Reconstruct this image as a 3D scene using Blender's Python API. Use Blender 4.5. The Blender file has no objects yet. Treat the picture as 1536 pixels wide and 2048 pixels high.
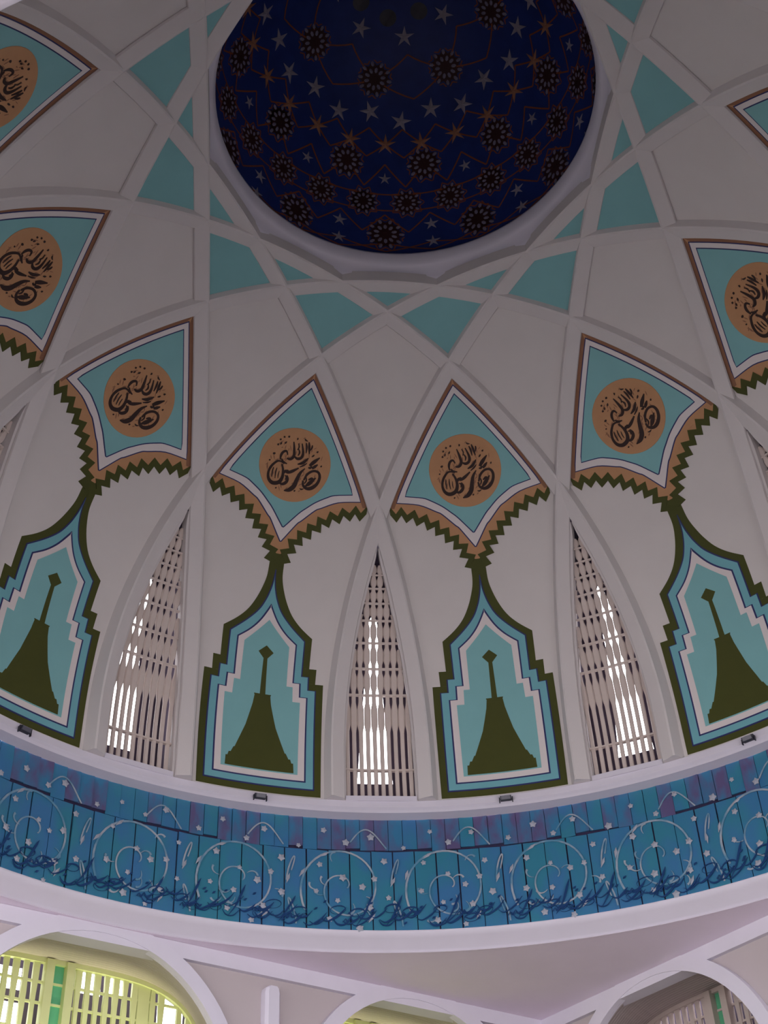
import bpy, math, random
from mathutils import Vector, Matrix

# ------------------------------------------------------------------ camera, world, light, exposure
scene = bpy.context.scene
COL = scene.collection
ZO = 1.6                                   # floor is z = 0, the eye stands 1.6 m above it
AZ0 = math.radians(-10.02)                 # azimuth of the lancet window the picture is built around
cam_data = bpy.data.cameras.new('camera')
cam_data.sensor_fit = 'VERTICAL'; cam_data.sensor_height = 36.0
cam_data.lens = 2603.8 / 2048 * 36.0
cam_data.clip_end = 500
cam = bpy.data.objects.new('camera', cam_data); COL.objects.link(cam)
CR = Vector((0.99560013, 0.08622027, -0.03669403)); CU = Vector((0.08334343, -0.63581884, 0.7673254)); CF = Vector((-0.04282825, 0.76700748, 0.64020721))
cm = Matrix((CR, CU, -CF)).transposed().to_4x4(); cm.translation = Vector((0, -15.088, ZO))
cam.matrix_world = cm
scene.camera = cam
scene.view_settings.view_transform = 'Standard'
scene.view_settings.look = 'None'
scene.view_settings.gamma = 1.0
scene.view_settings.use_curve_mapping = False
scene.view_settings.exposure = 0.0

world = bpy.data.worlds.new('daylight'); scene.world = world; world.use_nodes = True
wn = world.node_tree.nodes; bg = wn['Background']
bg.inputs['Color'].default_value = (0.84, 0.82, 0.86, 1)
bg.inputs['Strength'].default_value = 6.4

# ------------------------------------------------------------------ materials
def srgb(r, g, b):
    f = lambda c: (c/255/12.92) if c/255 <= 0.04045 else ((c/255+0.055)/1.055)**2.4
    return (f(r), f(g), f(b), 1)
def material(name, col, rough=0.7, var=0.06, scale=3.0, bump=0.0, spec=0.3, coat=0.0, col2=None, streak=None):
    m = bpy.data.materials.new(name); m.use_nodes = True
    nt = m.node_tree; b = nt.nodes['Principled BSDF']
    b.inputs['Roughness'].default_value = rough
    b.inputs['Specular IOR Level'].default_value = spec
    b.inputs['Coat Weight'].default_value = coat
    b.inputs['Coat Roughness'].default_value = 0.12
    tc = nt.nodes.new('ShaderNodeTexCoord'); nz = nt.nodes.new('ShaderNodeTexNoise')
    nz.inputs['Scale'].default_value = scale; nz.inputs['Detail'].default_value = 5
    if streak:                               # world-space noise drawn out along the vertical
        ge = nt.nodes.new('ShaderNodeNewGeometry'); mp_ = nt.nodes.new('ShaderNodeMapping'); mp_.inputs['Scale'].default_value = (1, 1, streak)
        nt.links.new(ge.outputs['Position'], mp_.inputs['Vector']); nt.links.new(mp_.outputs['Vector'], nz.inputs['Vector'])
    else: nt.links.new(tc.outputs['Object'], nz.inputs['Vector'])
    mx = nt.nodes.new('ShaderNodeMix'); mx.data_type = 'RGBA'
    lo = [c*(1-var) for c in col[:3]]+[1]; hi = [min(1, c*(1+var)) for c in col[:3]]+[1]
    if col2: lo, hi = list(col), list(col2)
    mx.inputs[6].default_value = lo; mx.inputs[7].default_value = hi
    if col2:
        mr = nt.nodes.new('ShaderNodeMapRange'); mr.inputs['From Min'].default_value = 0.38; mr.inputs['From Max'].default_value = 0.62
        nt.links.new(nz.outputs['Fac'], mr.inputs['Value']); nt.links.new(mr.outputs['Result'], mx.inputs[0])
    else: nt.links.new(nz.outputs['Fac'], mx.inputs[0])
    nt.links.new(mx.outputs[2], b.inputs['Base Color'])
    if bump:
        bp = nt.nodes.new('ShaderNodeBump'); bp.inputs['Strength'].default_value = bump; bp.inputs['Distance'].default_value = 0.02
        nt.links.new(nz.outputs['Fac'], bp.inputs['Height']); nt.links.new(bp.outputs['Normal'], b.inputs['Normal'])
    return m
M = dict(
    plaster=material('white_plaster', (0.66, 0.62, 0.61, 1), 0.85, 0.05, 1.2, 0.1),
    rib=material('white_painted_rib', (0.66, 0.62, 0.62, 1), 0.75, 0.03, 2),
    trim=material('white_trim', (0.68, 0.65, 0.74, 1), 0.6, 0.04, 2),
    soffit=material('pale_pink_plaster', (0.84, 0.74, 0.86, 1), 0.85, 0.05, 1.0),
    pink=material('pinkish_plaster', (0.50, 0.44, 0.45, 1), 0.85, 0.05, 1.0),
    teal=material('teal_paint', (0.22, 0.47, 0.49, 1), 0.6, 0.07, 1.5),
    teal_band=material('teal_band_paint', (0.17, 0.42, 0.48, 1), 0.6, 0.06, 2),
    olive=material('olive_paint', (0.060, 0.066, 0.012, 1), 0.7, 0.12, 3),
    navy=material('navy_paint', (0.03, 0.035, 0.13, 1), 0.6, 0.1, 3),
    white=material('white_band_paint', (0.72, 0.66, 0.66, 1), 0.6, 0.04, 2),
    brown=material('brown_paint', (0.27, 0.13, 0.075, 1), 0.7, 0.1, 4),
    orange=material('terracotta_paint', (0.50, 0.265, 0.135, 1), 0.7, 0.1, 4),
    ink=material('dark_brown_ink', (0.035, 0.018, 0.016, 1), 0.7, 0.1, 4),
    tile=material('blue_glazed_tile', (0.030, 0.20, 0.30, 1), 0.35, 0, 1.5, 0.0, 0.5, 0.15, (0.040, 0.165, 0.36, 1), 0.7),
    tile_reflection=material('violet_reflection_tile', (0.105, 0.085, 0.20, 1), 0.35, 0, 3.2, 0.0, 0.5, 0.15, (0.035, 0.18, 0.34, 1), 0.45),  # violet reflections on the upper tiles, put into their colour
    grout=material('dark_joint', (0.03, 0.025, 0.07, 1), 0.8, 0.2, 6),
    vine=material('cream_glaze', (0.10, 0.25, 0.38, 1), 0.4, 0, 2.5, 0, 0.3, 0, (0.36, 0.40, 0.46, 1), 1.0),
    flower=material('cream_flower_glaze', (0.36, 0.38, 0.45, 1), 0.4, 0.1, 8),
    script=material('navy_glaze', (0.010, 0.045, 0.15, 1), 0.35, 0.2, 8),
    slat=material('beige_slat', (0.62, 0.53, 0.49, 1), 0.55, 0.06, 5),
    slat_lit=material('yellow_lit_slat', (0.66, 0.70, 0.36, 1), 0.5, 0.06, 5),  # yellow-green light on the left grilles, put into the slat colour
    green=material('green_panel', (0.12, 0.45, 0.25, 1), 0.5, 0.08, 4),
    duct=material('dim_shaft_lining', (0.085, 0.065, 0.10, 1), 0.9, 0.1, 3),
    lantern=material('deep_blue_enamel', (0.016, 0.034, 0.17, 1), 0.5, 0.3, 2.5),
    star=material('silver_star', (0.30, 0.27, 0.32, 1), 0.5, 0.12, 8),
    star_rust=material('rust_star', (0.36, 0.16, 0.09, 1), 0.5, 0.15, 8),
    maroon=material('maroon_lines', (0.04, 0.012, 0.012, 1), 0.6, 0.2, 8),
    petal=material('grey_petal', (0.20, 0.18, 0.26, 1), 0.5, 0.15, 8),
    rust=material('rust_lines', (0.24, 0.065, 0.025, 1), 0.6, 0.2, 8),
    black=material('black_metal', (0.03, 0.03, 0.045, 1), 0.5, 0.1, 8),
    glass=material('lamp_glass', (0.10, 0.10, 0.13, 1), 0.2, 0.05, 8),
    stain=material('rust_stain', (0.40, 0.22, 0.14, 1), 0.8, 0.2, 8),
    carpet=material('pale_hall_floor', (0.14, 0.12, 0.12, 1), 0.9, 0.1, 0.6),
    bounce_ground=material('pale_bounce_ground', (0.58, 0.55, 0.53, 1), 0.85, 0.1, 0.4),
)
def vault_material():                       # plaster with fine plank lines across the vault
    m = material('lined_vault_plaster', (0.50, 0.44, 0.43, 1), 0.85, 0.05, 1.0)
    nt = m.node_tree; b = nt.nodes['Principled BSDF']
    tc = nt.nodes.new('ShaderNodeTexCoord'); wv = nt.nodes.new('ShaderNodeTexWave')
    wv.bands_direction = 'Y'; wv.inputs['Scale'].default_value = 2.6; wv.inputs['Distortion'].default_value = 0.4
    bp = nt.nodes.new('ShaderNodeBump'); bp.inputs['Strength'].default_value = 0.5; bp.inputs['Distance'].default_value = 0.03
    nt.links.new(tc.outputs['Object'], wv.inputs['Vector']); nt.links.new(wv.outputs['Fac'], bp.inputs['Height']); nt.links.new(bp.outputs['Normal'], b.inputs['Normal'])
    return m
M['vault'] = vault_material()

# ------------------------------------------------------------------ helpers
class MB:
    def __init__(s): s.v = []; s.f = []
    def vert(s, p): s.v.append(tuple(p)); return len(s.v)-1
    def face(s, *i): s.f.append(tuple(i))
    def quad(s, a, b, c, d):
        n = len(s.v); s.v += [tuple(a), tuple(b), tuple(c), tuple(d)]; s.f.append((n, n+1, n+2, n+3))
    def grid(s, rows, close=False):
        idx = [[s.vert(p) for p in r] for r in rows]
        for a, b in zip(idx, idx[1:]):
            n = len(a)
            for i in range(n if close else n-1):
                s.f.append((a[i], a[(i+1) % n], b[(i+1) % n], b[i]))
    def box(s, c, sx, sy, sz, ax=None):
        ax = ax or (Vector((1, 0, 0)), Vector((0, 1, 0)), Vector((0, 0, 1)))
        c = Vector(c); n = len(s.v)
        for k in range(8):
            s.v.append(tuple(c + ax[0]*(sx/2*(1 if k & 1 else -1)) + ax[1]*(sy/2*(1 if k & 2 else -1)) + ax[2]*(sz/2*(1 if k & 4 else -1))))
        for q in ((0, 1, 3, 2), (4, 6, 7, 5), (0, 4, 5, 1), (2, 3, 7, 6), (0, 2, 6, 4), (1, 5, 7, 3)): s.f.append(tuple(n+i for i in q))
    def sweep(s, sections):                 # closed cross-sections, capped
        idx = [[s.vert(p) for p in r] for r in sections]; n = len(idx[0])
        for a, b in zip(idx, idx[1:]):
            for i in range(n): s.f.append((a[i], a[(i+1) % n], b[(i+1) % n], b[i]))
        s.f.append(tuple(idx[0])); s.f.append(tuple(reversed(idx[-1])))
    def mesh(s, name, mat, origin=(0, 0, 0), smooth=False):
        me = bpy.data.meshes.new(name); o = Vector(origin)
        me.from_pydata([tuple(Vector(p)-o) for p in s.v], [], s.f)
        me.materials.append(mat)
        if smooth: me.polygons.foreach_set('use_smooth', [True]*len(me.polygons))
        me.update(); return me
    def build(s, name, mat, parent=None, smooth=False, origin=(0, 0, 0)):
        og = origin if parent is None else parent.get('_org', (0, 0, 0))
        me = s.mesh(name, mat, og, smooth)
        return place(me, name, parent, None if parent else Matrix.Translation(Vector(og)))
def place(me, name, parent=None, mat=None):
    o = bpy.data.objects.new(name, me); COL.objects.link(o)
    if parent: o.parent = parent
    if mat is not None: o.matrix_local = mat
    if parent is not None and parent.get('_org') is not None: o['_org'] = parent['_org']
    return o
def tag(o, label=None, cat=None, group=None, kind=None):
    if label: o['label'] = label
    if cat: o['category'] = cat
    if group: o['group'] = group
    if kind: o['kind'] = kind
    return o
def empty(name, loc):
    o = bpy.data.objects.new(name, None); COL.objects.link(o); o.location = loc; o['_org'] = tuple(loc); o.empty_display_size = 0.2
    return o
def copy_tree(o, parent=None):
    c = o.copy(); COL.objects.link(c); c.parent = parent
    for ch in list(o.children): copy_tree(ch, c)
    return c
def spin(o, az):                            # carry a thing built at azimuth 0 round the dome axis
    R = Matrix.Rotation(-az, 4, 'Z')
    loc = Vector(o['_org']) if o.get('_org') is not None else o.location.copy()
    o.location = R @ loc; o.rotation_euler = (0, 0, -az)
def ring_copies(proto, azs, name=None, label=None):
    out = []
    for i, a in enumerate(azs):
        o = proto if i == 0 else copy_tree(proto)
        spin(o, a); out.append(o)
    return out
D2R = math.radians
WAZ = [AZ0 + D2R(30*k) for k in range(-6, 6)]           # windows
PAZ = [AZ0 + D2R(15+30*k) for k in range(-6, 6)]        # panels between them

# dome surface: v is the arc length above the springing, th an azimuth in degrees
A_, B_, ZC = 10.05, 9.75, 13.69 + ZO
def S(th, v, off=0.0):
    a = D2R(th)
    if v <= 0: r, z, nr, nz = A_, ZC+v, 1.0, 0.0
    else:
        f = v/B_; r, z = A_*math.cos(f), ZC+B_*math.sin(f)
        nr, nz = math.cos(f)/A_, math.sin(f)/B_; l = math.hypot(nr, nz); nr /= l; nz /= l
    r -= nr*off; z -= nz*off
    return Vector((r*math.sin(a), r*math.cos(a), z))
def rad(v): return A_ if v <= 0 else A_*math.cos(v/B_)
def v_of_r(r): return B_*math.acos(min(1, r/A_))
V_SILL = 12.9 - 13.69
RD, RW = 4.11, 0.17                                       # rib plane offset and half width
def cross_alpha(r, d):                                    # azimuth (deg) past the window axis where a rib edge lies
    return 60 - math.degrees(math.acos(min(1, d/r)))
def lathe(mb, prof, n=144, a0=0.0, a1=2*math.pi):
    full = abs(a1-a0-2*math.pi) < 1e-6; k = n if full else n+1
    mb.grid([[(r*math.sin(a0+(a1-a0)*i/n), r*math.cos(a0+(a1-a0)*i/n), z) for i in range(k)] for r, z in prof], close=full)

# ------------------------------------------------------------------ floor
b = MB(); q = 17.0/math.cos(D2R(45)); b.quad(*[(q*math.sin(AZ0+D2R(15+90*i)), q*math.cos(AZ0+D2R(15+90*i)), 0) for i in range(4)])
tag(b.build('floor', M['carpet']), 'dark carpeted floor of the hall under the dome', kind='structure')
b = MB(); b.grid([[(k*math.sin(AZ0+D2R(15+90*i)), k*math.cos(AZ0+D2R(15+90*i)), -0.02) for i in range(4)] for k in (q-0.05, 220)], close=True)
tag(b.build('floor_bounce', M['bounce_ground']), 'pale ground outside the hall, added to bounce daylight into the dome', kind='structure')  # unseen ground, made pale to throw daylight up at the lower dome

# ------------------------------------------------------------------ dome shell, with lancet openings left free
V_TOP = v_of_r(4.2)
def win_half(v):                                          # half width (deg) of a lancet opening
    r = rad(v); return max(0.0, math.degrees(math.acos(min(1, 4.30/r))) - 60)
V_APEX = v_of_r(4.30/0.5)
b = MB()
vs = sorted(set([V_SILL-0.02] + [V_SILL + i*(V_APEX-V_SILL)/26 for i in range(27)] + [V_APEX + i*(V_TOP-V_APEX)/26 for i in range(1, 27)]))
for k in range(12):
    rows = []
    for v in vs:
        w = win_half(max(v, V_SILL)) if v < V_APEX else 0.0
        rows.append([S(math.degrees(WAZ[k]) + w + (30-2*w)*i/14, v) for i in range(15)])
    b.grid(rows)
tag(b.build('ceiling', M['plaster'], smooth=True), 'white plaster inner shell of the dome', kind='structure')

# oculus ring
b = MB(); lathe(b, [(4.45, 22.42+ZO), (4.12, 22.58+ZO), (4.03, 22.72+ZO), (4.02, 22.95+ZO), (3.93, 23.0+ZO), (3.88, 23.1+ZO), (3.85, 23.3+ZO), (3.86, 23.36+ZO), (4.35, 23.5+ZO)])
tag(b.build('trim_1', M['trim'], smooth=True), 'white moulded ring around the dark blue oculus', kind='structure')
# cornice under the windows
b = MB(); lathe(b, [(10.35, 12.9+ZO), (10.0, 12.9+ZO), (9.97, 12.88+ZO), (9.97, 12.74+ZO), (10.02, 12.70+ZO), (10.06, 12.66+ZO), (10.34, 12.63+ZO)])
tag(b.build('trim_2', M['trim']), 'white ledge running below the lancet windows', kind='structure')
# ring under the blue drum
b = MB(); lathe(b, [(10.33, 10.23+ZO), (10.27, 10.21+ZO), (10.29, 10.17+ZO), (10.36, 10.09+ZO), (10.64, 9.97+ZO), (10.68, 9.91+ZO)])
tag(b.build('trim_3', M['trim'], smooth=True), 'broad white ring below the blue tiled drum', kind='structure')

# ------------------------------------------------------------------ blue drum with tile panels, vines, script
drum = tag(empty('wall_drum', (0, 0, 10.15+ZO)), 'blue tiled drum with cream vine scrolls', kind='structure')
def DR(z): t = (z-(10.15+ZO))/2.48; return 10.30+0.04*t
def DS(th, z, off=0.0):
    a = D2R(th); r = DR(z)-off; return Vector((r*math.sin(a), r*math.cos(a), z))
b = MB(); lathe(b, [(DR(10.18+ZO)+0.05, 10.18+ZO), (DR(12.66+ZO)+0.05, 12.66+ZO)]); b.build('backing', M['grout'], drum)
ZB, ZM, ZT = 10.21+ZO, 11.92+ZO, 12.64+ZO
def tile_mesh(w, z0, z1, name, mat, tilt):
    mb = MB(); n = 3
    for off0, off1 in ((-0.03, 0.0),):
        rows = []
        for z in (z0, z1):
            rows.append([DS(-w/2+w*i/n, z, off1 + tilt*(i/n-0.5)) for i in range(n+1)])
        mb.grid(rows)
        for z in (z0, z1): mb.quad(DS(-w/2, z, off1-tilt/2), DS(w/2, z, off1+tilt/2), DS(w/2, z, off0), DS(-w/2, z, off0))
        for sg in (-1, 1): mb.quad(DS(sg*w/2, z0, off1+sg*tilt/2), DS(sg*w/2, z1, off1+sg*tilt/2), DS(sg*w/2, z1, off0), DS(sg*w/2, z0, off0))
    return mb.mesh(name, mat, drum['_org'])
random.seed(4)
low = [tile_mesh(2.37, ZB, ZM-0.012, 'tile_panel', M['tile'], t) for t in (-0.03, 0.0, 0.03)]
upA = [tile_mesh(1.61, ZM+h, ZT, 'upper_tile', M['tile'], t) for t, h in ((-0.02, 0.05), (0.02, 0.0))]
upB = [tile_mesh(1.61, ZM+h, ZT, 'upper_tile', M['tile_reflection'], t) for t, h in ((-0.03, -0.01), (0.03, 0.06), (0.0, 0.02))]
for k in range(144):
    place(random.choice(low), 'tile_panel', drum, Matrix.Rotation(-(AZ0+D2R(2.5*k+random.uniform(-.04, .04))), 4, 'Z'))
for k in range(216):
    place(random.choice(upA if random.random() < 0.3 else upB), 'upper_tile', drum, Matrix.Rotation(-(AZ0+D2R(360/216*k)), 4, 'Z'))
def ribbon(mb, pts, mapf, th=0.0, cap=True):
    # pts: (x, y, halfwidth) -> a raised ribbon on the surface given by mapf(x, y, lift)
    P2 = [Vector((p[0], p[1])) for p in pts]; L = []; Rr = []
    for i, p in enumerate(P2):
        d = (P2[min(i+1, len(P2)-1)] - P2[max(i-1, 0)])
        if d.length < 1e-9: d = Vector((1, 0))
        d.normalize(); n = Vector((-d.y, d.x)); w = pts[i][2]
        L.append(p+n*w); Rr.append(p-n*w)
    rows = []
    for l, r in zip(L, Rr):
        rows.append([mapf(l.x, l.y, 0), mapf(l.x, l.y, th), mapf(r.x, r.y, th), mapf(r.x, r.y, 0)])
    mb.grid(rows)
def smooth_line(pts, n=6):                                # Catmull-Rom through (x, y, w)
    out = []
    for i in range(len(pts)-1):
        p0, p1, p2, p3 = pts[max(i-1, 0)], pts[i], pts[i+1], pts[min(i+2, len(pts)-1)]
        for k in range(n):
            t = k/n
            out.append(tuple(0.5*((2*b_)+(-a_+c_)*t+(2*a_-5*b_+4*c_-d_)*t*t+(-a_+3*b_-3*c_+d_)*t**3) for a_, b_, c_, d_ in zip(p0, p1, p2, p3)))
    out.append(pts[-1]); return out
def vine_mesh(var):
    mb = MB(); rng = random.Random(var)
    mp = lambda x, y, h: DS(x/10.2*57.3, 11.08+ZO+y, 0.012+h)
    sg = 1
    pts = []
    for i in range(60):                                    # inward scroll
        t = i/59; a = math.radians(-150 - 560*t)*sg; r = 0.92*(1-t)**0.8+0.07
        pts.append((r*math.cos(a)*0.92, r*math.sin(a)*0.98, 0.021-0.008*t))
    ribbon(mb, pts, mp, 0.012)
    for q in range(7):                                     # tendrils
        a = rng.uniform(0, 6.28); r = rng.uniform(0.35, 0.95); x, y = r*math.cos(a), r*math.sin(a)
        tp = [(x+0.22*s_*math.cos(a+1.2+s_*1.4), y+0.22*s_*math.sin(a+1.2+s_*1.4), 0.018*(1-s_)+0.005) for s_ in [j/7 for j in range(8)]]
        ribbon(mb, tp, mp, 0.012)
    for sx_, cy_ in ((1, -0.55), (-1, 0.35)):                  # side curls in the gaps between scrolls
        ribbon(mb, [(1.07+sx_*0.10*math.cos(t)*(1-t/9), cy_+0.42*math.sin(t*0.8-0.6)*(1-t/9), 0.016-0.001*t) for t in [j*0.4 for j in range(13)]], mp, 0.012)
    arc = [(0.15+0.75*t, 1.02+0.30*math.sin(t*3.6), 0.014) for t in [j/16 for j in range(17)]]
    ribbon(mb, arc, mp, 0.012)
    return mb.mesh('vine_scroll', M['vine'], drum['_org'])
def flower_mesh():
    mb = MB(); c = mb.vert((0, -0.02, 0)); n = 10; ring = []
    for i in range(n):
        r = 0.078 if i % 2 == 0 else 0.052; a = 2*math.pi*i/n
        ring.append(mb.vert((r*math.cos(a), 0.0, r*math.sin(a))))
    for i in range(n): mb.face(c, ring[i], ring[(i+1) % n])
    return mb.mesh('flower', M['flower'])
def leaf_mesh():
    mb = MB(); c0 = mb.vert((-0.11, 0, 0)); c1 = mb.vert((0.11, 0, 0)); u = mb.vert((0.02, 0, 0.03)); d = mb.vert((0.02, 0, -0.03)); m_ = mb.vert((0.01, -0.015, 0))
    mb.face(c0, u, m_); mb.face(u, c1, m_); mb.face(c1, d, m_); mb.face(d, c0, m_)
    return mb.mesh('leaf', M['flower'])
vines = [vine_mesh(i) for i in range(3)]; fl = flower_mesh(); lf = leaf_mesh()
def drum_mat(th, z, off, roll=0.0, sc=1.0):
    a = D2R(th); p = DS(th, z, off) - Vector(drum['_org'])
    return Matrix.Translation(p) @ Matrix.Rotation(-a, 4, 'Z') @ Matrix.Rotation(roll, 4, 'Y') @ Matrix.Scale(sc, 4)
rf = random.Random(11)
for k in range(-8, 9):
    th = math.degrees(AZ0) - 4.5 + 12*k
    place(vines[k % 3], 'vine_scroll', drum, Matrix.Rotation(-D2R(th), 4, 'Z'))
    spots = [(0.32, 0.1), (-0.1, -0.25), (0.0, 0.28), (0.62, 0.22), (-0.62, -0.1), (0.5, -0.42), (-0.25, -0.65), (-0.5, 0.55), (0.9, -0.2), (0.82, 0.6), (-0.9, 0.95), (0.1, 0.98), (0.55, 1.2), (-0.35, 1.22), (0.25, -0.8)]
    for x, y in spots:
        x += rf.uniform(-.06, .06); y += rf.uniform(-.06, .06)
        place(fl, 'flower', drum, drum_mat(th+x/10.2*57.3, 11.08+ZO+y, 0.03, rf.uniform(0, 6), rf.uniform(0.7, 1.15)))
    for x, y, ro in ((-0.4, 0.72, -0.6), (0.55, -0.62, -0.9), (1.0, 0.15, -1.4), (-0.85, 0.3, -1.2)):
        place(lf, 'leaf', drum, drum_mat(th+x/10.2*57.3, 11.08+ZO+y, 0.03, ro+rf.uniform(-.3, .3), 1.1))
def script_mesh(seed):                                     # one word-group of the navy inscription at the foot of the drum
    rng = random.Random(seed); mb = MB()
    mp = lambda x, y, h: DS(x/10.2*57.3, 10.25+ZO+y, 0.034+h)
    put = lambda pts: ribbon(mb, smooth_line(pts), mp, 0.01)
    for q in range(4):                                     # long rising sweeps
        x, y, w, l = -0.62+0.28*q+rng.uniform(-.1, .1), rng.uniform(0.02, 0.28), rng.uniform(0.010, 0.024), rng.uniform(0.2, 0.42)
        put([(x-0.12, y+0.06, 0.004), (x, y, w*0.7), (x+l*0.6, y+l*0.35, w), (x+l, y+l*0.8, 0.004)])
    for q in range(2):                                     # flat loops
        cx_, cy_, r, w = -0.35+0.6*q+rng.uniform(-.2, .2), rng.uniform(0.15, 0.42), rng.uniform(0.05, 0.1), rng.uniform(0.008, 0.016)
        ribbon(mb, [(cx_+r*1.7*math.cos(t)+0.4*r*math.sin(t), cy_+r*math.sin(t), w*(0.6+0.4*math.sin(t))) for t in [j*0.45 for j in range(15)]], mp, 0.01)
    for q in range(2):                                     # bowls
        x, y, w = -0.3+0.55*q+rng.uniform(-.2, .2), rng.uniform(0.06, 0.4), rng.uniform(0.010, 0.02)
        put([(x-0.16, y+0.08, 0.004), (x-0.08, y-0.02, w), (x+0.06, y-0.02, w), (x+0.2, y+0.12, 0.004)])
    x = rng.uniform(-0.4, 0.2); y = rng.uniform(0.1, 0.25)  # teeth
    put([(x, y, 0.012), (x+0.05, y+0.07, 0.006), (x+0.09, y+0.01, 0.018), (x+0.15, y+0.1, 0.006), (x+0.2, y+0.03, 0.018), (x+0.34, y+0.12, 0.005)])
    x = rng.uniform(-0.4, 0.3); h = rng.uniform(0.5, 0.75)  # one tall stem
    put([(x+0.24, h, 0.004), (x+0.18, h*0.8, 0.022), (x+0.06, 0.3, 0.016), (x-0.1, 0.06, 0.004)])
    for q in range(4):
        px, py = rng.uniform(-0.6, 0.6), rng.uniform(0.1, 0.6); ribbon(mb, [(px-0.035, py-0.025, 0.003), (px, py, 0.022), (px+0.035, py+0.025, 0.003)], mp, 0.01)
    return mb.mesh('inscription', M['script'], drum['_org'])
scr = [script_mesh(s_) for s_ in range(7)]
for k in range(-17, 18):
    place(scr[(k*3) % 7], 'inscription', drum, Matrix.Rotation(-(AZ0+D2R(6*k+2)), 4, 'Z'))['kind'] = 'stuff'

# ------------------------------------------------------------------ corner ceiling between drum ring and square of beams
HS = 10.75
SIDES = {'left': AZ0+D2R(-30), 'right': AZ0+D2R(60), 'near_right': AZ0+D2R(150), 'near_left': AZ0+D2R(240)}
b = MB(); n = 48; rows = [[], []]
for i in range(4*n):
    a = AZ0+D2R(-75)+2*math.pi*i/(4*n); q = ((math.degrees(a-AZ0)+75) % 90)-45
    rr = (HS+0.3)/math.cos(D2R(q))
    rows[0].append((10.66*math.sin(a), 10.66*math.cos(a), 9.92+ZO)); rows[1].append((rr*math.sin(a), rr*math.cos(a), 9.91+ZO))
b.grid(rows, close=True)
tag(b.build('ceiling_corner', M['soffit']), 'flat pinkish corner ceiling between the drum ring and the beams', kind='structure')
b = MB()
for nm, a in SIDES.items():
    R = Matrix.Rotation(-a, 3, 'Z'); L, D = (17.0, 17.0) if nm.startswith('near') else (HS+0.28, 12.95)
    b.quad(*[R @ Vector(p) for p in ((-L, HS+0.28, 9.93+ZO), (L, HS+0.28, 9.93+ZO), (L, D, 9.93+ZO), (-L, D, 9.93+ZO))])
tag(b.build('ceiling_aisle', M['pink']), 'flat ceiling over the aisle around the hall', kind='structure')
for i, (nm, a) in enumerate(SIDES.items()):
    b = MB(); b.box((0, HS+0.2, 9.76+ZO), 2*HS+0.8, 0.4, 0.30)
    o = b.build('trim_%d' % (4+i), M['trim']); o['_org'] = (0, 0, 0); spin(o, a)
    tag(o, 'straight white beam along the %s side of the hall' % nm.replace('_', ' '), kind='structure')

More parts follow.
